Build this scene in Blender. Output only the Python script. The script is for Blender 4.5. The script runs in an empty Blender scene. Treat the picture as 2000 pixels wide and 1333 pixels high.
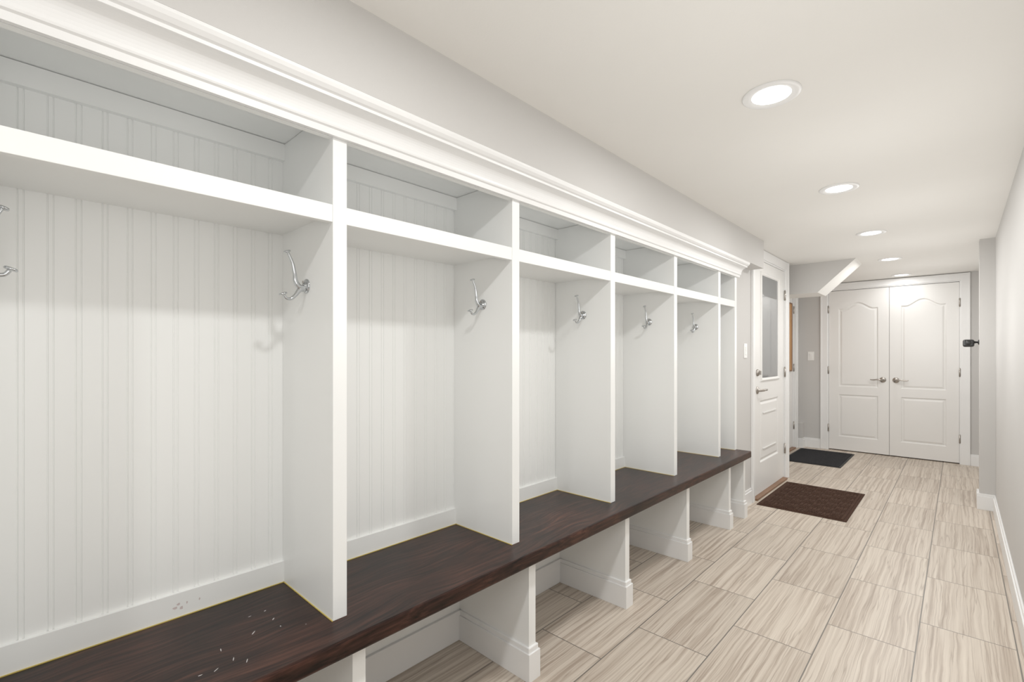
import bpy, math, random
from mathutils import Vector
random.seed(4)
ZOOM = None
scene = bpy.context.scene
try:
    scene.view_settings.view_transform = 'Standard'
    scene.view_settings.look = 'None'
    scene.view_settings.exposure = 0.0
    scene.view_settings.gamma = 1.15
except Exception as e:
    print(e)

# ------------------------------------------------------------------ materials
def new_mat(name):
    m = bpy.data.materials.new(name); m.use_nodes = True
    nt = m.node_tree
    return m, nt, nt.nodes, nt.links, nt.nodes['Principled BSDF']

def paint(name, col, rough=0.5, bump=0.0, scale=60, var=0.02, metallic=0.0, spec=0.5):
    m, nt, N, L, B = new_mat(name)
    B.inputs['Roughness'].default_value = rough
    B.inputs['Metallic'].default_value = metallic
    B.inputs['Specular IOR Level'].default_value = spec
    tc = N.new('ShaderNodeTexCoord')
    nz = N.new('ShaderNodeTexNoise'); nz.inputs['Scale'].default_value = 2.2
    nz.inputs['Detail'].default_value = 3
    L.new(tc.outputs['Object'], nz.inputs['Vector'])
    rp = N.new('ShaderNodeValToRGB')
    rp.color_ramp.elements[0].position = .35; rp.color_ramp.elements[1].position = .65
    rp.color_ramp.elements[0].color = (*[c*(1-var) for c in col], 1)
    rp.color_ramp.elements[1].color = (*[min(1, c*(1+var)) for c in col], 1)
    L.new(nz.outputs['Fac'], rp.inputs['Fac']); L.new(rp.outputs['Color'], B.inputs['Base Color'])
    if bump > 0:
        n2 = N.new('ShaderNodeTexNoise'); n2.inputs['Scale'].default_value = scale; n2.inputs['Detail'].default_value = 4
        L.new(tc.outputs['Object'], n2.inputs['Vector'])
        bp = N.new('ShaderNodeBump'); bp.inputs['Strength'].default_value = bump; bp.inputs['Distance'].default_value = 0.002
        L.new(n2.outputs['Fac'], bp.inputs['Height']); L.new(bp.outputs['Normal'], B.inputs['Normal'])
    return m

M_wall = paint('wall_paint_grey', (0.585, 0.572, 0.555), 0.75, 0.15, 220, .008)
M_ceil = paint('ceiling_paint', (0.835, 0.82, 0.785), 0.8, 0.1, 200, .008)
M_white = paint('white_cabinet_paint', (0.89, 0.898, 0.885), 0.32, 0.04, 90, 0.008)
M_trim = paint('white_trim_paint', (0.87, 0.87, 0.865), 0.35, 0.0)
M_door = paint('white_door_paint', (0.84, 0.83, 0.81), 0.4, 0.05, 120, 0.01)
M_chrome = paint('polished_chrome', (0.55, 0.57, 0.59), 0.14, 0, metallic=1.0)
M_nickel = paint('satin_nickel', (0.42, 0.39, 0.36), 0.3, 0, metallic=1.0)
M_black = paint('black_plastic', (0.008, 0.008, 0.009), 0.35)
M_plate = paint('switch_plastic', (0.88, 0.88, 0.86), 0.3)
M_yellow = paint('yellow_sealant', (0.55, 0.42, 0.10), 0.5)
M_fleck = paint('pale_paint_fleck', (0.5, 0.48, 0.47), 0.6)
M_smudge = paint('pink_smudge', (0.66, 0.56, 0.55), 0.6, var=.2)
M_thresh = paint('oak_threshold', (0.20, 0.10, 0.05), 0.45, var=.2)
M_cork = paint('cork', (0.50, 0.27, 0.12), 0.8, .4, 250, .15)
M_rubber = paint('black_rubber', (0.01, 0.01, 0.01), 0.7)

def glass_pane():
    m, nt, N, L, B = new_mat('door_glass')
    B.inputs['Base Color'].default_value = (0.20, 0.21, 0.215, 1)
    B.inputs['Roughness'].default_value = 0.04
    B.inputs['IOR'].default_value = 1.9
    return m
M_glass = glass_pane()

def lens_mat():
    m, nt, N, L, B = new_mat('led_lens')
    B.inputs['Base Color'].default_value = (1, 1, 1, 1)
    B.inputs['Emission Color'].default_value = (1.0, 0.99, 0.97, 1)
    B.inputs['Emission Strength'].default_value = 7
    return m
M_lens = lens_mat()

def mth(N, L, op, a, b=None, c=None):
    n = N.new('ShaderNodeMath'); n.operation = op
    for i, v in enumerate((a, b, c)):
        if v is None: continue
        if isinstance(v, (int, float)): n.inputs[i].default_value = v
        else: L.new(v, n.inputs[i])
    return n.outputs[0]

def tile_mat():
    m, nt, N, L, B = new_mat('striated_porcelain_tile')
    tc = N.new('ShaderNodeTexCoord'); sp = N.new('ShaderNodeSeparateXYZ')
    L.new(tc.outputs['Object'], sp.inputs[0])
    X, Y = sp.outputs['X'], sp.outputs['Y']
    tx = mth(N, L, 'ADD', Y, -2.55 + 12.2)
    ty = mth(N, L, 'ADD', X, .13 + 3.05)
    cb = N.new('ShaderNodeCombineXYZ'); L.new(tx, cb.inputs[0]); L.new(ty, cb.inputs[1])
    def brick(c1, c2, cm, ms):
        br = N.new('ShaderNodeTexBrick')
        br.offset = .5; br.offset_frequency = 2; br.squash = 1
        br.inputs['Scale'].default_value = 1
        br.inputs['Mortar Size'].default_value = ms
        br.inputs['Mortar Smooth'].default_value = .1
        br.inputs['Bias'].default_value = 0
        br.inputs['Brick Width'].default_value = .61
        br.inputs['Row Height'].default_value = .305
        br.inputs['Color1'].default_value = c1; br.inputs['Color2'].default_value = c2
        br.inputs['Mortar'].default_value = cm
        L.new(cb.outputs[0], br.inputs['Vector'])
        return br
    br = brick((0, 0, 0, 1), (1, 1, 1, 1), (.5, .5, .5, 1), .0024)
    rnd = N.new('ShaderNodeSeparateColor'); L.new(br.outputs['Color'], rnd.inputs[0])
    R = rnd.outputs[0]
    # gentle warp of otherwise straight striations
    w1 = N.new('ShaderNodeCombineXYZ')
    L.new(mth(N, L, 'MULTIPLY', Y, 4.5), w1.inputs[0]); L.new(mth(N, L, 'MULTIPLY', X, 9.0), w1.inputs[1])
    L.new(mth(N, L, 'MULTIPLY', R, 37.0), w1.inputs[2])
    nw = N.new('ShaderNodeTexNoise'); nw.inputs['Scale'].default_value = 1; nw.inputs['Detail'].default_value = 3
    L.new(w1.outputs[0], nw.inputs['Vector'])
    warp = mth(N, L, 'MULTIPLY', nw.outputs['Fac'], 0.017)
    xx = mth(N, L, 'ADD', X, warp)
    v = N.new('ShaderNodeCombineXYZ')
    L.new(mth(N, L, 'MULTIPLY', Y, .9), v.inputs[0]); L.new(mth(N, L, 'MULTIPLY', xx, 62.0), v.inputs[1])
    L.new(mth(N, L, 'MULTIPLY', R, 91.0), v.inputs[2])
    n1 = N.new('ShaderNodeTexNoise'); n1.inputs['Scale'].default_value = 1; n1.inputs['Detail'].default_value = 5; n1.inputs['Roughness'].default_value = .65
    L.new(v.outputs[0], n1.inputs['Vector'])
    rp = N.new('ShaderNodeValToRGB'); cr = rp.color_ramp
    cr.elements[0].position = .30; cr.elements[0].color = (.32, .25, .195, 1)
    cr.elements[1].position = .70; cr.elements[1].color = (.67, .59, .495, 1)
    e = cr.elements.new(.43); e.color = (.47, .39, .315, 1)
    e = cr.elements.new(.52); e.color = (.58, .50, .415, 1)
    L.new(n1.outputs['Fac'], rp.inputs['Fac'])
    # fine darker veins
    v2 = N.new('ShaderNodeCombineXYZ')
    L.new(mth(N, L, 'MULTIPLY', Y, 1.0), v2.inputs[0]); L.new(mth(N, L, 'MULTIPLY', xx, 55.0), v2.inputs[1])
    L.new(mth(N, L, 'MULTIPLY', R, 53.0), v2.inputs[2])
    n2 = N.new('ShaderNodeTexNoise'); n2.inputs['Scale'].default_value = 1; n2.inputs['Detail'].default_value = 1
    L.new(v2.outputs[0], n2.inputs['Vector'])
    d = mth(N, L, 'ABSOLUTE', mth(N, L, 'SUBTRACT', n2.outputs['Fac'], .5))
    vein = N.new('ShaderNodeMapRange'); vein.inputs['From Min'].default_value = 0; vein.inputs['From Max'].default_value = .03
    vein.inputs['To Min'].default_value = .65; vein.inputs['To Max'].default_value = 0
    L.new(d, vein.inputs['Value'])
    mx = N.new('ShaderNodeMix'); mx.data_type = 'RGBA'
    L.new(vein.outputs[0], mx.inputs['Factor']); L.new(rp.outputs['Color'], mx.inputs[6]); mx.inputs[7].default_value = (.31, .24, .185, 1)
    # per tile brightness
    hv = N.new('ShaderNodeHueSaturation')
    L.new(mth(N, L, 'ADD', mth(N, L, 'MULTIPLY', R, .10), .95), hv.inputs['Value']); L.new(mx.outputs[2], hv.inputs['Color'])
    m2 = N.new('ShaderNodeMix'); m2.data_type = 'RGBA'
    L.new(br.outputs['Fac'], m2.inputs['Factor']); L.new(hv.outputs[0], m2.inputs[6]); m2.inputs[7].default_value = (.16, .14, .12, 1)
    L.new(m2.outputs[2], B.inputs['Base Color'])
    B.inputs['Roughness'].default_value = .40
    bp = N.new('ShaderNodeBump'); bp.inputs['Strength'].default_value = .5; bp.inputs['Distance'].default_value = .002
    bp.invert = True
    L.new(br.outputs['Fac'], bp.inputs['Height']); L.new(bp.outputs['Normal'], B.inputs['Normal'])
    return m
M_tile = tile_mat()

def wood_mat():
    m, nt, N, L, B = new_mat('espresso_stained_wood')
    tc = N.new('ShaderNodeTexCoord'); sp = N.new('ShaderNodeSeparateXYZ')
    L.new(tc.outputs['Object'], sp.inputs[0])
    # edge-glued boards: each with its own figure
    bd = mth(N, L, 'FLOOR', mth(N, L, 'DIVIDE', mth(N, L, 'ADD', sp.outputs['X'], 1.6), .115))
    w0 = N.new('ShaderNodeCombineXYZ')
    L.new(sp.outputs['X'], w0.inputs[0]); L.new(mth(N, L, 'MULTIPLY', sp.outputs['Y'], .8), w0.inputs[1]); L.new(mth(N, L, 'MULTIPLY', bd, 3.7), w0.inputs[2])
    w1 = N.new('ShaderNodeTexNoise'); w1.inputs['Scale'].default_value = 3.5; w1.inputs['Detail'].default_value = 1
    L.new(w0.outputs[0], w1.inputs['Vector'])
    xx = mth(N, L, 'ADD', sp.outputs['X'], mth(N, L, 'MULTIPLY', w1.outputs['Fac'], .12))
    v = N.new('ShaderNodeCombineXYZ')
    L.new(mth(N, L, 'MULTIPLY', sp.outputs['Y'], 4.5), v.inputs[0]); L.new(mth(N, L, 'MULTIPLY', xx, 95), v.inputs[1])
    L.new(mth(N, L, 'ADD', mth(N, L, 'MULTIPLY', sp.outputs['Z'], 95), mth(N, L, 'MULTIPLY', bd, 13.3)), v.inputs[2])
    n1 = N.new('ShaderNodeTexNoise'); n1.inputs['Scale'].default_value = 1; n1.inputs['Detail'].default_value = 6; n1.inputs['Roughness'].default_value = .62
    L.new(v.outputs[0], n1.inputs['Vector'])
    rp = N.new('ShaderNodeValToRGB'); cr = rp.color_ramp
    cr.elements[0].position = .34; cr.elements[0].color = (.004, .0016, .0012, 1)
    cr.elements[1].position = .76; cr.elements[1].color = (.072, .028, .018, 1)
    e = cr.elements.new(.53); e.color = (.024, .0092, .0062, 1)
    L.new(n1.outputs['Fac'], rp.inputs['Fac'])
    # worn / unevenly stained areas
    n3 = N.new('ShaderNodeTexNoise'); n3.inputs['Scale'].default_value = 2.6; n3.inputs['Detail'].default_value = 3
    L.new(tc.outputs['Object'], n3.inputs['Vector'])
    mr = N.new('ShaderNodeMapRange'); mr.inputs['From Min'].default_value = .35; mr.inputs['From Max'].default_value = .68
    mr.inputs['To Min'].default_value = .6; mr.inputs['To Max'].default_value = 1.7
    L.new(n3.outputs['Fac'], mr.inputs['Value'])
    hv = N.new('ShaderNodeHueSaturation'); L.new(mr.outputs[0], hv.inputs['Value']); L.new(rp.outputs['Color'], hv.inputs['Color'])
    L.new(hv.outputs[0], B.inputs['Base Color'])
    B.inputs['Roughness'].default_value = .34; B.inputs['Specular IOR Level'].default_value = .2
    bp = N.new('ShaderNodeBump'); bp.inputs['Strength'].default_value = .12; bp.inputs['Distance'].default_value = .001
    L.new(n1.outputs['Fac'], bp.inputs['Height']); L.new(bp.outputs['Normal'], B.inputs['Normal'])
    return m
M_wood = wood_mat()

def carpet_mat(name, dark, light, scale, grid):
    m, nt, N, L, B = new_mat(name)
    tc = N.new('ShaderNodeTexCoord'); sp = N.new('ShaderNodeSeparateXYZ')
    L.new(tc.outputs['Object'], sp.inputs[0])
    n1 = N.new('ShaderNodeTexNoise'); n1.inputs['Scale'].default_value = scale; n1.inputs['Detail'].default_value = 5
    L.new(tc.outputs['Object'], n1.inputs['Vector'])
    h = n1.outputs['Fac']
    rp = N.new('ShaderNodeValToRGB'); cr = rp.color_ramp
    cr.elements[0].position = .3; cr.elements[0].color = (*dark, 1)
    cr.elements[1].position = .8; cr.elements[1].color = (*light, 1)
    L.new(h, rp.inputs['Fac']); L.new(rp.outputs['Color'], B.inputs['Base Color'])
    B.inputs['Roughness'].default_value = .95; B.inputs['Specular IOR Level'].default_value = .1
    bp = N.new('ShaderNodeBump'); bp.inputs['Strength'].default_value = .8; bp.inputs['Distance'].default_value = .004
    L.new(h, bp.inputs['Height']); L.new(bp.outputs['Normal'], B.inputs['Normal'])
    return m
M_matbrown = carpet_mat('brown_ribbed_carpet', (.022, .010, .007), (.10, .055, .038), 160, True)
M_matblack = carpet_mat('charcoal_carpet', (.005, .005, .0055), (.045, .045, .05), 220, False)

# ------------------------------------------------------------------ mesh builder
class MB:
    def __init__(s): s.v = []; s.f = []; s.mi = []; s.mats = []; s.sm = []
    def mat(s, m):
        if m not in s.mats: s.mats.append(m)
        return s.mats.index(m)
    def add(s, vs, fs, m, smooth=False):
        o = len(s.v); s.v += [tuple(p) for p in vs]; k = s.mat(m)
        for f in fs: s.f.append([o+i for i in f]); s.mi.append(k); s.sm.append(smooth)
    def box(s, x0, x1, y0, y1, z0, z1, m, b=0.0):
        x0, x1 = min(x0, x1), max(x0, x1); y0, y1 = min(y0, y1), max(y0, y1); z0, z1 = min(z0, z1), max(z0, z1)
        if b <= 0:
            vs = [(x0,y0,z0),(x1,y0,z0),(x1,y1,z0),(x0,y1,z0),(x0,y0,z1),(x1,y0,z1),(x1,y1,z1),(x0,y1,z1)]
            fs = [(0,3,2,1),(4,5,6,7),(0,1,5,4),(1,2,6,5),(2,3,7,6),(3,0,4,7)]
            s.add(vs, fs, m); return
        import bmesh
        bm = bmesh.new(); r = bmesh.ops.create_cube(bm, size=1)
        for v in bm.verts:
            v.co = Vector(((x0+x1)/2+v.co.x*(x1-x0), (y0+y1)/2+v.co.y*(y1-y0), (z0+z1)/2+v.co.z*(z1-z0)))
        bmesh.ops.bevel(bm, geom=list(bm.edges), offset=b, segments=2, profile=.5, affect='EDGES')
        bm.verts.ensure_lookup_table()
        s.add([v.co[:] for v in bm.verts], [[v.index for v in f.verts] for f in bm.faces], m)
        bm.free()
    def prism(s, poly, fmap, a, b, m, caps=True, closed=True, mats=None, smooth=False):
        """poly 2D list; fmap(p,q,t)->xyz"""
        n = len(poly)
        vs = [fmap(p[0], p[1], a) for p in poly] + [fmap(p[0], p[1], b) for p in poly]
        for i in range(n if closed else n-1):
            j = (i+1) % n
            s.add([vs[i], vs[j], vs[n+j], vs[n+i]], [(0,1,2,3)], (mats[i] if mats else m), smooth)
        if caps:
            s.add(vs[:n], [tuple(range(n))[::-1]], m); s.add(vs[n:], [tuple(range(n))], m)
    def tube(s, pts, rad, m, seg=12, sub=6, flat=1.0, up=Vector((0,0,1))):
        P = [Vector(p) for p in pts]
        if not isinstance(rad, (list, tuple)): rad = [rad]*len(P)
        Q = []; R = []
        for i in range(len(P)-1):
            p0 = P[max(i-1,0)]; p1 = P[i]; p2 = P[i+1]; p3 = P[min(i+2,len(P)-1)]
            for k in range(sub):
                t = k/sub
                Q.append(.5*((2*p1)+(-p0+p2)*t+(2*p0-5*p1+4*p2-p3)*t*t+(-p0+3*p1-3*p2+p3)*t**3)); R.append(rad[i]*(1-t)+rad[i+1]*t)
        Q.append(P[-1]); R.append(rad[-1])
        vs = []; n = len(Q); ref = None
        for i in range(n):
            d = (Q[min(i+1,n-1)]-Q[max(i-1,0)]).normalized()
            if ref is None:
                ref = d.cross(Vector((1,0,0)));
                if ref.length < .2: ref = d.cross(Vector((0,1,0)))
                ref.normalize()
            ref = (ref - d*ref.dot(d)).normalized(); sd = d.cross(ref)
            for k in range(seg):
                a = 2*math.pi*k/seg
                vs.append(Q[i]+ref*math.cos(a)*R[i]*flat+sd*math.sin(a)*R[i])
        fs = []
        for i in range(n-1):
            for k in range(seg):
                fs.append((i*seg+k, i*seg+(k+1)%seg, (i+1)*seg+(k+1)%seg, (i+1)*seg+k))
        fs.append(tuple(range(seg))[::-1]); fs.append(tuple(range((n-1)*seg, n*seg)))
        s.add(vs, fs, m, True)
    def lathe(s, prof, org, axis, m, seg=32, mats=None, smooth=True):
        """prof list of (r, h) along axis"""
        org = Vector(org); ax = Vector(axis).normalized()
        e1 = ax.orthogonal().normalized(); e2 = ax.cross(e1)
        n = len(prof)
        for i in range(n-1):
            (r0,h0),(r1,h1) = prof[i], prof[i+1]
            vs = []; fs = []
            for k in range(seg):
                a = 2*math.pi*k/seg; d = e1*math.cos(a)+e2*math.sin(a)
                vs.append(org+ax*h0+d*r0); vs.append(org+ax*h1+d*r1)
            for k in range(seg):
                j = (k+1)%seg; fs.append((2*k, 2*j, 2*j+1, 2*k+1))
            s.add(vs, fs, mats[i] if mats else m, smooth)
    def done(s, name, parent=None, merge=True):
        import bmesh
        me = bpy.data.meshes.new(name)
        me.from_pydata(s.v, [], s.f)
        for m in s.mats: me.materials.append(m)
        for p, k, sm in zip(me.polygons, s.mi, s.sm): p.material_index = k; p.use_smooth = sm
        bm = bmesh.new(); bm.from_mesh(me)
        bmesh.ops.remove_doubles(bm, verts=bm.verts, dist=1e-6)
        bmesh.ops.recalc_face_normals(bm, faces=bm.faces)
        bm.to_mesh(me); bm.free()
        ob = bpy.data.objects.new(name, me); scene.collection.objects.link(ob)
        if parent: ob.parent = parent
        return ob

def empty(name):
    e = bpy.data.objects.new(name, None); e.empty_display_size = .1
    scene.collection.objects.link(e); return e

# ------------------------------------------------------------------ dimensions
H = 2.132
XR = .207           # right wall
XF = -1.23          # locker face
XB = -1.57          # locker back
XW = -1.25          # wall beyond lockers
XN = -1.56          # wall in far recess
YB = -2.6; YE = 7.26
YL0, YL1 = -2.21, 3.803
BT = .50            # bench top
XS = -1.143; ZS = 1.911   # soffit face / underside

# ------------------------------------------------------------------ shell
b = MB(); b.box(-1.85, .45, YB-.15, YE+.2, -.1, 0, M_tile); b.done('floor')
b = MB(); b.box(-1.85, .45, YB-.15, YE+.2, H, H+.1, M_ceil); b.done('ceiling')
b = MB(); b.box(XR, XR+.15, YB-.15, YE+.2, 0, H, M_wall)
b.box(.118, XR, 5.27, 5.42, 0, H, M_wall); b.done('wall_right')
b = MB(); b.box(-1.72, XR, YB-.12, YB, 0, H, M_wall); b.done('wall_back')
b = MB()
b.box(-1.72, XB-.012, YB, YL1, 0, H, M_wall)
b.box(-1.72, XW, YB, YL0-.005, 0, H, M_wall)
D1a, D1b = 4.272, 5.25
b.box(-1.72, XW, YL1, D1a, 0, H, M_wall)
b.box(-1.72, XW, D1b, 5.36, 0, H, M_wall)
b.box(-1.72, XW, D1a, D1b, 2.05, H, M_wall)
b.box(-1.72, -1.50, D1a, D1b, 0, 2.05, M_wall)
D2a, D2b = 6.10, 7.04
b.box(-1.85, XN, 5.36, D2a, 0, H, M_wall)
b.box(-1.85, XN, D2b, YE+.1, 0, H, M_wall)
b.box(-1.85, XN, D2a, D2b, 2.05, H, M_wall)
b.box(-1.85, -1.75, D2a, D2b, 0, 2.05, M_wall)
# low boxed-in step in the far corner
b.box(XN, -1.497, 7.14, YE, 0, .32, M_wall)
b.done('wall_left')
b = MB()
EA, EB = -1.235, .015
b.box(-1.72, EA, YE, YE+.15, 0, H, M_wall)
b.box(EB, XR, YE, YE+.15, 0, H, M_wall)
b.box(EA, EB, YE, YE+.15, 2.045, H, M_wall)
b.box(EA, EB, YE+.1, YE+.15, 0, 2.045, M_wall)
b.done('wall_far')
# soffit above lockers
b = MB()
b.box(XS, XB-.012, YB, YL1, ZS, H, M_wall)
b.box(XS, XW, YL1, 4.17, ZS, H, M_wall)
b.done('wall_soffit')
# angled bulkhead
b = MB()
b.prism([(XN, H), (XN, 1.835), (-1.02, 1.835), (-.71, H)], lambda p, q, t: (p, t, q), 5.5, 5.9, M_wall,
        mats=[M_wall, M_ceil, M_ceil, M_ceil])
b.done('wall_bulkhead')

# ------------------------------------------------------------------ crown
prof = [(0, 1.806), (.011, 1.806), (.013, 1.822), (.019, 1.825)]
for i in range(11):
    a = i/10*math.pi/2
    prof.append((.021+.042*(1-math.cos(a)), 1.829+.046*math.sin(a)))
prof += [(.066, 1.876), (.066, 1.884), (.073, 1.887), (.081, 1.895), (.085, 1.903), (.085, ZS-.0005), (0, ZS-.0005)]
b = MB(); b.prism(prof, lambda p, q, t: (XF+.002+p, t, q), YL0, 3.83, M_trim)
b.done('trim_1')

# ------------------------------------------------------------------ lockers
lk = empty('mudroom_locker_unit')
divs = [-2.19, -1.49, -.787, -.079, .6255, 1.332, 2.03, 2.735, 3.447, 3.782]
T = .0203
b = MB()
for y in divs:
    b.box(XB, XF, y-T, y+T, BT, 1.885, M_white, .0015)
b.done('dividers', lk)
b = MB(); b2 = MB(); b3 = MB(); b4 = MB(); b5 = MB()
for i in range(len(divs)-1):
    ya, yb = divs[i]+T, divs[i+1]-T
    b.box(XB, XF-.02, ya, yb, 1.600, 1.623, M_white)
    b.box(XF-.021, XF-.0015, ya, yb, 1.578, 1.625, M_white, .001)
    b2.box(XB, XB+.012, ya, yb, BT, BT+.066, M_white)           # base strip
    b3.box(XB, XB+.018, ya, yb, 1.832, 1.884, M_white)          # cleat
    b4.box(XB+.012, XB+.015, ya, yb, BT, BT+.002, M_yellow)
    b4.box(XB+.012, XF, yb-.0025, yb, BT, BT+.002, M_yellow)
    b5.box(XF-.02, XF-.0015, ya, yb, 1.806, 1.885, M_white)     # header
b.done('shelves', lk); b2.done('base_strips', lk); b3.done('cleats', lk)
b4.done('sealant_lines', lk); b5.done('header_rails', lk)
b = MB(); b.box(XB-.01, XF, YL0, YL1, 1.886, 1.905, M_white); b.done('top_panel', lk)
# beadboard
pf = []
y = YL0; pitch = .0495
while y < YL1-pitch:
    for g in (0.0, .010):
        pf += [(y+g, 0), (y+g+.0014, -.0019), (y+g+.0026, -.0019), (y+g+.004, 0)]
    y += pitch
pf.append((YL1, 0)); 
poly = pf + [(YL1, -.011), (YL0, -.011)]
b = MB(); b.prism(poly, lambda p, q, t: (XB+q, p, t), BT, 1.886, M_white)
b.done('beadboard_back', lk)

# ------------------------------------------------------------------ bench
bn = empty('bench')
b = MB(); b.box(XB-.01, -1.128, YL0, 3.812, BT-.048, BT, M_wood, .006); b.done('bench_top', bn)
sup = [-2.17, -1.47, -.767, -.064, .65, 1.36, 2.065, 2.775, 3.48, 3.79]
def basewrap(b, x0, x1, y0, y1, h=.125, t=.013):
    b.box(x0, x1+t, y0-t, y1+t, 0, h-.02, M_trim, .001)
    b.box(x0, x1+t*.6, y0-t*.6, y1+t*.6, h-.021, h, M_trim, .003)
b = MB(); b2 = MB()
for s in sup:
    b.box(XB+.002, -1.172, s-.019, s+.019, 0, BT-.048, M_white)
    basewrap(b2, XB+.002, -1.172, s-.019, s+.019)
b.box(XB-.01, XB+.002, YL0, YL1, 0, BT-.048, M_white)
b2.box(XB, XB+.014, YL0, YL1, 0, .125, M_trim, .002)
b.done('supports', bn); b2.done('support_base_trim', bn)
# flecks of pale paint on the seat
b = MB()
def fleck(x, y, w, l, ang, m=M_fleck):
    c, s = math.cos(ang), math.sin(ang); vs = []
    for k in range(8):
        a = k/8*2*math.pi; r = random.uniform(.7, 1.1)*.85
        p, q = w*r*math.cos(a), l*r*math.sin(a)
        vs.append((x+p*c-q*s, y+p*s+q*c, BT+.0004))
    b.add(vs, [tuple(range(8))], m)
for (x, y, w, l, a) in [(-1.33,.17,.004,.004,.3),(-1.33,.44,.002,.012,.8),(-1.36,.50,.002,.007,.9),
                        (-1.42,.46,.0015,.006,.1),(-1.42,.50,.002,.004,.5),(-1.31,.36,.0015,.009,1.4),
                        (-1.31,.50,.002,.004,1.4),(-1.24,.30,.002,.006,0),(-1.25,.37,.0012,.012,1.2),(-1.22,.39,.0012,.010,1.1),
                        (-1.235,.33,.0015,.008,.6),(-1.27,.55,.0015,.002,0)]:
    fleck(x, y, w, l, a)
b.done('paint_flecks', bn)
b = MB()
for (yy, zz, w, h) in [(.318,.028,.007,.005),(.326,.036,.005,.004),(.332,.024,.005,.006),(.345,.034,.002,.004),(.375,.033,.002,.004)]:
    vs = [(XB+.0124, yy+w*math.cos(k/7*6.283)*random.uniform(.6,1.1), BT+zz+h*math.sin(k/7*6.283)*random.uniform(.6,1.1)) for k in range(7)]
    b.add(vs, [tuple(range(7))], M_smudge)
b.done('scuff_marks', lk)

# ------------------------------------------------------------------ coat hooks
def hook_mesh():
    b = MB()   # mounted on plane y=0, protruding -y
    b.lathe([(0, 0), (.021, 0), (.021, .003), (.017, .005), (.011, .006), (.010, .010), (0, .011)], (0, 0, 0), (0, -1, 0), M_chrome, 28)
    b.lathe([(0, .011), (.004, .011), (.0035, .0125), (0, .013)], (0, 0, .011), (0, -1, 0), M_nickel, 12)
    b.tube([(0, -.006, -.006), (0, -.022, -.004), (0, -.032, .012), (0, -.035, .035), (0, -.040, .060), (0, -.050, .083), (0, -.055, .092)],
           [.009, .008, .0065, .005, .0042, .004, .004], M_chrome, 12)
    b.lathe([(0, -.002), (.009, -.002), (.010, 0), (.009, .003), (0, .004)], (0, -.056, .093), (0, -.35, 1), M_chrome, 20)
    b.tube([(0, -.006, -.008), (0, -.020, -.012), (0, -.032, -.028), (0, -.045, -.040), (0, -.058, -.040), (0, -.065, -.031)],
           [.009, .0075, .0055, .0045, .004, .004], M_chrome, 12)
    b.lathe([(0, -.002), (.010, -.002), (.0115, 0), (.010, .003), (0, .004)], (0, -.067, -.028), (0, -.35, 1), M_chrome, 20)
    return b
proto = hook_mesh().done('coat_hook')
first = True
for i, y in enumerate(divs):
    for sgn in (-1, 1):
        if i == 0 and sgn == -1: continue
        if i == len(divs)-1: continue
        if i == len(divs)-2 and sgn == 1: continue
        ob = proto if first else bpy.data.objects.new('coat_hook', proto.data)
        if not first: scene.collection.objects.link(ob)
        first = False
        ob.location = (-1.392, y+sgn*T, 1.42)
        if sgn == 1: ob.rotation_euler = (0, 0, math.pi)

# ------------------------------------------------------------------ baseboards
def bb(name, segs):
    b = MB()
    for (x0, x1, y0, y1, nx, ny) in segs:
        b.box(x0, x1, y0, y1, 0, .105, M_trim, .001)
        if nx: 
            xa = x0 if nx < 0 else x1; xb = x1 if nx < 0 else x0
            b.box(xb, xb+(xa-xb)*.6, y0+.0005, y1-.0005, .104, .125, M_trim, .002)
        else:
            ya = y0 if ny < 0 else y1; yb2 = y1 if ny < 0 else y0
            b.box(x0+.0005, x1-.0005, yb2, yb2+(ya-yb2)*.6, .104, .125, M_trim, .002)
    b.done(name)
bb('baseboard_right', [(XR-.014, XR, YB, 5.256, -1, 0), (.104, XR, 5.256, 5.27, 0, -1), (.104, .118, 5.27, 5.434, -1, 0),
                       (.104, XR, 5.42, 5.434, 0, 1), (XR-.014, XR, 5.434, YE, -1, 0)])
bb('baseboard_far', [(-1.497, -1.31, YE-.014, YE, 0, -1), (.09, XR-.014, YE-.014, YE, 0, -1)])
bb('baseboard_left', [(XW, XW+.014, 3.83, 4.20, 1, 0), (XN, XN+.014, 5.37, 6.02, 1, 0), (XN, -1.497, 7.126, 7.14, 0, -1),(-1.497,-1.483,7.126,YE-.014,1,0)])
bb('baseboard_back', [(XW, XR-.014, YB, YB+.014, 0, 1)])

# ------------------------------------------------------------------ door casings
def casing_x(name, xf, ya, yb, ztop, w=.085, t=.018, wn=None):
    b = MB(); wn = wn or w
    zt = min(ztop+w, H-.003)
    b.box(xf, xf+t, ya-wn, ya, 0, zt, M_trim, .003)
    b.box(xf, xf+t, yb, yb+w, 0, zt, M_trim, .003)
    b.box(xf, xf+t-.0005, ya-.004, yb+.004, ztop, zt-.0005, M_trim, .003)
    b.box(xf, xf+t+.007, ya-wn-.0015, ya-wn+.016, 0, zt+.001, M_trim, .003)
    b.box(xf, xf+t+.007, yb+w-.016, yb+w+.0015, 0, zt+.001, M_trim, .003)
    b.box(xf-.10, xf+.0005, ya-.0005, ya+.012, 0, ztop, M_trim); b.box(xf-.10, xf+.0005, yb-.012, yb+.0005, 0, ztop, M_trim)
    b.box(xf-.10, xf+.0005, ya+.012, yb-.012, ztop-.012, ztop+.0005, M_trim)
    b.done(name)
casing_x('trim_2', XW, D1a, D1b, 2.05, .085, .014, .065)
casing_x('trim_3', XN, D2a, D2b, 2.05, .07)
b = MB(); w = .075; zt = 2.12
b.box(EA-w, EA, YE-.016, YE, 0, zt, M_trim, .003); b.box(EB, EB+w, YE-.016, YE, 0, zt, M_trim, .003)
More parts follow.
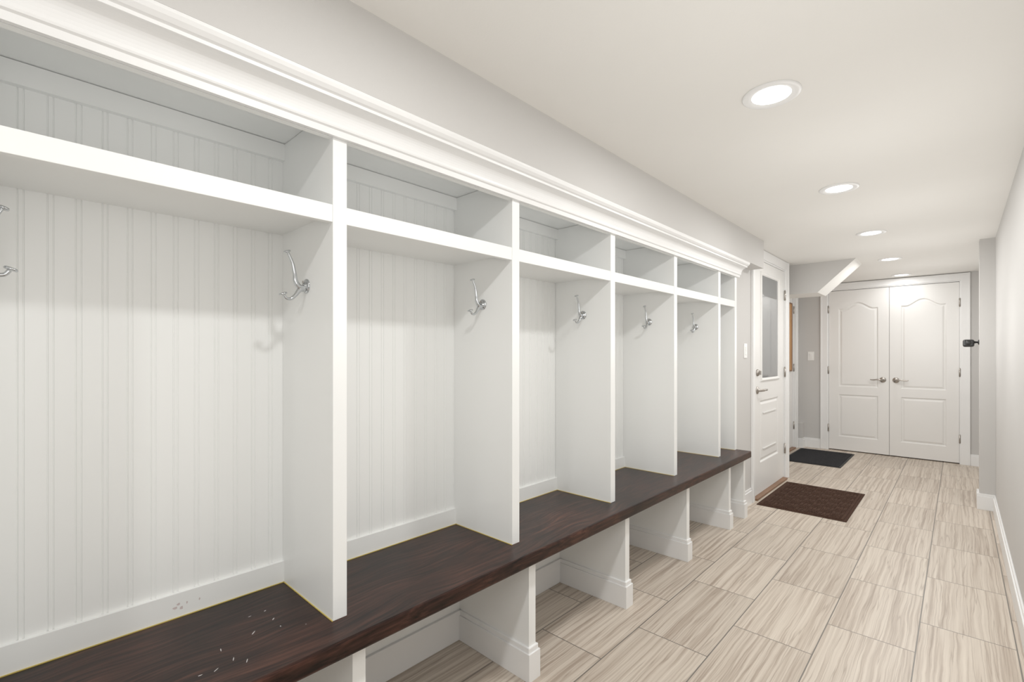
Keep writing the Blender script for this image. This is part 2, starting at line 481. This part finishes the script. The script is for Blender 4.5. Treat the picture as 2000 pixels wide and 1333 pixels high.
b.box(EA-.004, EB+.004, YE-.0155, YE, 2.045, zt-.0005, M_trim, .003)
b.box(EA-w-.0015, EA-w+.016, YE-.023, YE, 0, zt+.003, M_trim, .003); b.box(EB+w-.016, EB+w+.0015, YE-.023, YE, 0, zt+.003, M_trim, .003)
b.box(EA-w+.014, EB+w-.014, YE-.0225, YE, 2.104, zt+.0025, M_trim, .003)
b.box(EA-.0005, EA+.01, YE-.0005, YE+.08, 0, 2.045, M_trim); b.box(EB-.01, EB+.0005, YE-.0005, YE+.08, 0, 2.045, M_trim); b.box(EA+.01, EB-.01, YE-.0005, YE+.08, 2.035, 2.0455, M_trim)
b.done('trim_4')

# ------------------------------------------------------------------ panel doors
def inset(loop, d):
    n = len(loop); out = []
    area = sum(loop[i][0]*loop[(i+1)%n][1]-loop[(i+1)%n][0]*loop[i][1] for i in range(n))
    sg = 1 if area > 0 else -1
    for i in range(n):
        p0, p1, p2 = Vector(loop[i-1]), Vector(loop[i]), Vector(loop[(i+1)%n])
        a = (p1-p0).normalized(); c = (p2-p1).normalized()
        na = Vector((-a.y, a.x))*sg; nc = Vector((-c.y, c.x))*sg
        m = (na+nc).normalized(); k = d/max(.35, m.dot(na))
        out.append(tuple(p1+m*k))
    return out
def panel_slab(fm, u0, u1, z0, z1, panels, thick=.036):
    """fm(u,z,d)->xyz. returns MB"""
    import bmesh
    mb = MB()
    bm = bmesh.new()
    def ring(loop, d=0):
        vs = [bm.verts.new(fm(p[0], p[1], d)) for p in loop]
        es = [bm.edges.new((vs[i], vs[(i+1) % len(vs)])) for i in range(len(vs))]
        return vs, es
    outer = [(u0, z0), (u1, z0), (u1, z1), (u0, z1)]
    _, E = ring(outer)
    for L0, kind in panels: E = E + ring(L0)[1]
    bmesh.ops.triangle_fill(bm, edges=E, use_beauty=True)
    bm.verts.ensure_lookup_table(); bm.verts.index_update()
    mb.add([v.co[:] for v in bm.verts], [[v.index for v in f.verts] for f in bm.faces], M_door)
    bm.free()
    for L0, kind in panels:
        if kind == 'raised': steps = [(0, 0), (.005, -.003), (.010, -.011), (.019, -.011), (.024, -.008), (.036, -.003)]
        elif kind == 'glass': steps = [(0, 0), (.003, .010), (.012, .014), (.022, .010), (.030, .002)]
        loops = [(inset(L0, s_), d) for s_, d in steps]
        for (la, da), (lb, db) in zip(loops, loops[1:]):
            n = len(la)
            for i in range(n):
                j = (i+1) % n
                mb.add([fm(*la[i], da), fm(*la[j], da), fm(*lb[j], db), fm(*lb[i], db)], [(0,1,2,3)], M_door)
        l, d = loops[-1]; n = len(l)
        mb.add([fm(*p, d) for p in l], [tuple(range(n))], M_glass if kind == 'glass' else M_door)
    o = outer
    for i in range(4):
        j = (i+1) % 4
        mb.add([fm(*o[i], 0), fm(*o[j], 0), fm(*o[j], -thick), fm(*o[i], -thick)], [(0,1,2,3)], M_door)
    mb.add([fm(*p, -thick) for p in o], [(3,2,1,0)], M_door)
    return mb
def rect(u0, u1, z0, z1): return [(u0, z0), (u1, z0), (u1, z1), (u0, z1)]
def arch(u0, u1, z0, zs, rise, n=26):
    pts = [(u0, z0), (u1, z0), (u1, zs)]
    f = .13
    for i in range(n+1):
        s_ = 1-i/n
        pts.append((u0+(u1-u0)*(f+(1-2*f)*s_), zs+rise*(math.sin(math.pi*s_)**1.5)))
    pts.append((u0, zs))
    return pts
def hinge(mb, c, axis_out, z):
    x, y = c
    mb.tube([(x, y, z-.045), (x, y, z+.045)], .008, M_nickel, 10, 1)
    mb.tube([(x, y, z-.051), (x, y, z-.045)], .005, M_nickel, 10, 1); mb.tube([(x, y, z+.045), (x, y, z+.051)], .005, M_nickel, 10, 1)
def lever(mb, fm, u, z, dirn):
    """fm maps (u,z,d)"""
    o = Vector(fm(u, z, 0)); ax = Vector(fm(u, z, 1))-o
    mb.lathe([(0, 0), (.033, 0), (.033, .004), (.028, .009), (.016, .011), (.012, .014), (.011, .040), (0, .040)], o, ax, M_nickel, 28)
    pts = [fm(u, z, .034), fm(u+dirn*.02, z+.001, .050), fm(u+dirn*.05, z+.004, .054), fm(u+dirn*.08, z-.001, .053), fm(u+dirn*.105, z-.001, .050), fm(u+dirn*.118, z+.004, .049)]
    mb.tube(pts, [.011, .010, .008, .0075, .0065, .005], M_nickel, 12)

# door_1 : half-glass exterior door in left wall
d1 = empty('door_1')
X1 = -1.258; ua, ub = D1a+.014, D1b-.014
fm1 = lambda u, z, d: (X1+d, u, z)
gc = (ua+ub)/2+.01
mb = panel_slab(fm1, ua, ub, .02, 2.035, [
    (rect(gc-.285, gc+.285, .985, 1.945), 'glass'),
    (rect(gc-.285, gc+.285, .28, .82), 'raised')])
mb.done('slab', d1)
b = MB()
b.box(X1-.001, X1+.006, gc-.20, gc+.20, .70, .712, M_door, .002)
b.box(X1-.001, X1+.006, gc-.20, gc+.20, .385, .397, M_door, .002)
b.done('panel_beads', d1)
b = MB()
for z in (.30, 1.05, 1.80): hinge(b, (X1+.012, ub+.004), None, z)
lever(b, fm1, ua+.115, .915, 1)
b.lathe([(0, 0), (.030, 0), (.030, .008), (.024, .016), (0, .018)], fm1(ua+.115, 1.065, 0), (1, 0, 0), M_nickel, 28)
b.box(X1+.014, X1+.034, ua+.111, ua+.119, 1.048, 1.082, M_nickel, .002)
b.done('hardware', d1)
b = MB(); b.box(XW-.10, XW+.03, D1a+.012, D1b-.012, 0, .018, M_thresh, .004)
b.done('threshold', d1)

# door_2 : door in the far recess
d2 = empty('door_2')
X2 = -1.585; ua, ub = D2a+.015, D2b-.015; gc = (ua+ub)/2
fm2 = lambda u, z, d: (X2+d, u, z)
mb = panel_slab(fm2, ua, ub, .02, 2.035, [(rect(gc-.285, gc+.285, .985, 1.945), 'raised'), (rect(gc-.285, gc+.285, .28, .82), 'raised')])
mb.done('slab', d2)
b = MB()
for z in (.30, 1.05, 1.80): hinge(b, (X2+.018, ub+.004), None, z)
lever(b, fm2, ua+.07, .915, 1); b.done('hardware', d2)
b = MB(); b.box(XN-.10, XN+.02, D2a+.012, D2b-.012, 0, .018, M_thresh, .004); b.done('threshold', d2)
b = MB(); ca, cb_ = ua+.10, ub-.075
b.box(X2+.0005, X2+.012, ca, cb_, 1.02, 1.87, M_cork, .002)
for (y0, y1, z0, z1) in [(ca-.013, ca+.002, 1.005, 1.885), (cb_-.002, cb_+.013, 1.005, 1.885), (ca, cb_, 1.005, 1.022), (ca, cb_, 1.868, 1.885)]:
    b.box(X2+.0005, X2+.018, y0, y1, z0, z1, M_thresh, .002)
b.done('cork_board', d2)

# door_3 : double closet doors
d3 = empty('door_3')
YD = YE+.012
fm3 = lambda u, z, d: (u, YD-d, z)
mid = (EA+EB)/2
for k, (u0, u1) in enumerate([(EA+.012, mid-.002), (mid+.002, EB-.012)]):
    ins = .105
    mb = panel_slab(fm3, u0, u1, .012, 2.03, [
        (arch(u0+ins, u1-ins, .815, 1.80, .075), 'raised'),
        (rect(u0+ins, u1-ins, .18, .715), 'raised')], .035)
    mb.done('leaf_%d' % (k+1), d3)
b = MB()
for z in (.28, 1.02, 1.80):
    hinge(b, (EA+.008, YD-.010), None, z); hinge(b, (EB-.008, YD-.010), None, z)
lever(b, fm3, mid-.062, .914, -1); lever(b, fm3, mid+.062, .914, 1)
b.done('hardware', d3)

# ------------------------------------------------------------------ floor mats
def mat_obj(name, x0, x1, y0, y1, m):
    b = MB()
    b.box(x0, x1, y0, y1, 0, .006, M_rubber if m is M_matblack else m, .002)
    b.box(x0+.02, x1-.02, y0+.02, y1-.02, .005, .011, m, .003)
    if m is M_matbrown:
        nx, ny = 7, 11; cx = (x1-x0-.07)/nx; cy = (y1-y0-.07)/ny
        for i in range(nx):
            for j in range(ny):
                ax = x0+.035+i*cx; ay = y0+.035+j*cy
                for k in range(3):
                    if (i+j) % 2: b.box(ax+.006+k*cx/3, ax+cx/3*k+cx/3-.004, ay+.004, ay+cy-.004, .010, .0145, m)
                    else: b.box(ax+.004, ax+cx-.004, ay+.006+k*cy/3, ay+cy/3*k+cy/3-.004, .010, .0145, m)
    b.done(name)
mat_obj('door_mat', -1.20, -.595, 4.18, 5.12, M_matbrown)
mat_obj('door_mat', -1.50, -.925, 6.13, 7.08, M_matblack)

# ------------------------------------------------------------------ switches
def switch(face, c):
    b = MB()
    if face == 'x':
        x, y, z = c
        b.box(x, x+.006, y-.036, y+.036, z-.058, z+.058, M_plate, .002)
        b.box(x+.005, x+.009, y-.017, y+.017, z-.034, z+.034, M_plate, .002)
        b.box(x+.008, x+.012, y-.014, y+.014, z, z+.030, M_plate, .001)
    else:
        x, y, z = c
        b.box(x-.036, x+.036, y-.006, y, z-.058, z+.058, M_plate, .002)
        b.box(x-.017, x+.017, y-.009, y-.005, z-.034, z+.034, M_plate, .002)
        b.box(x-.014, x+.014, y-.012, y-.008, z, z+.030, M_plate, .001)
    b.done('light_switch')
switch('x', (XW, 4.06, 1.25)); switch('y', (-1.42, YE, 1.20))

# ------------------------------------------------------------------ security camera
sc = MB()
cz = 1.315
sc.lathe([(0, 0), (.020, 0), (.020, .006), (.008, .009), (.006, .022), (0, .022)], (.118, 5.33, cz+.004), (-1, 0, 0), M_black, 24)
sc.lathe([(0, -.010), (.007, -.007), (.010, 0), (.007, .007), (0, .010)], (.094, 5.33, cz+.004), (-1, 0, 0), M_black, 16)
sc.box(.022, .090, 5.30, 5.355, cz-.033, cz+.026, M_black, .012)
sc.lathe([(.017, 0), (.018, .003), (.012, .005), (0, .0055)], (.055, 5.30, cz), (0, -1, 0), M_black, 24)
sc.done('security_camera')

# ------------------------------------------------------------------ recessed lights
LC = (1.0, .99, .965)
for y in (-2.0, -.72, .56, 1.84, 3.13, 4.44, 5.78, 7.02):
    x = -.480
    b = MB()
    b.lathe([(.092, 0), (.093, .003), (.089, .006), (.078, .007), (.068, .005), (.062, .003), (0, .003)], (x, y, H), (0, 0, -1), M_trim, 48,
            mats=[M_trim]*5+[M_lens])
    ob = b.done('recessed_light')
    li = bpy.data.lights.new('lamp', 'AREA'); li.shape = 'DISK'; li.size = .12; li.energy = 6.5 if y < 7 else 2.0; li.color = LC
    lo = bpy.data.objects.new('lamp', li); lo.location = (x, y, H-.012); scene.collection.objects.link(lo); lo.parent = ob
    # unseen fill lamp added mid-hall to brighten ceiling and bays, no fixture there
    if y < 7:
        li = bpy.data.lights.new('added_fill', 'POINT'); li.shadow_soft_size = .24; li.energy = 6.2; li.color = LC
        lo = bpy.data.objects.new('added_fill', li); lo.location = (-.30, y+.6, 1.42); scene.collection.objects.link(lo); lo.parent = ob

# world
w = bpy.data.worlds.new('world'); scene.world = w; w.use_nodes = True
w.node_tree.nodes['Background'].inputs[0].default_value = (.8, .85, .9, 1)
w.node_tree.nodes['Background'].inputs[1].default_value = .3

# ------------------------------------------------------------------ camera
F = 930.0
cam = bpy.data.cameras.new('camera'); cam.sensor_width = 36; cam.sensor_fit = 'HORIZONTAL'
cam.lens = F/2000*36; cam.shift_y = (693-666.5)/2000; cam.clip_start = .01
co = bpy.data.objects.new('camera', cam); scene.collection.objects.link(co)
co.location = (0, 0, 1.22)
co.rotation_euler = (math.pi/2, 0, math.atan(873/F))
scene.camera = co
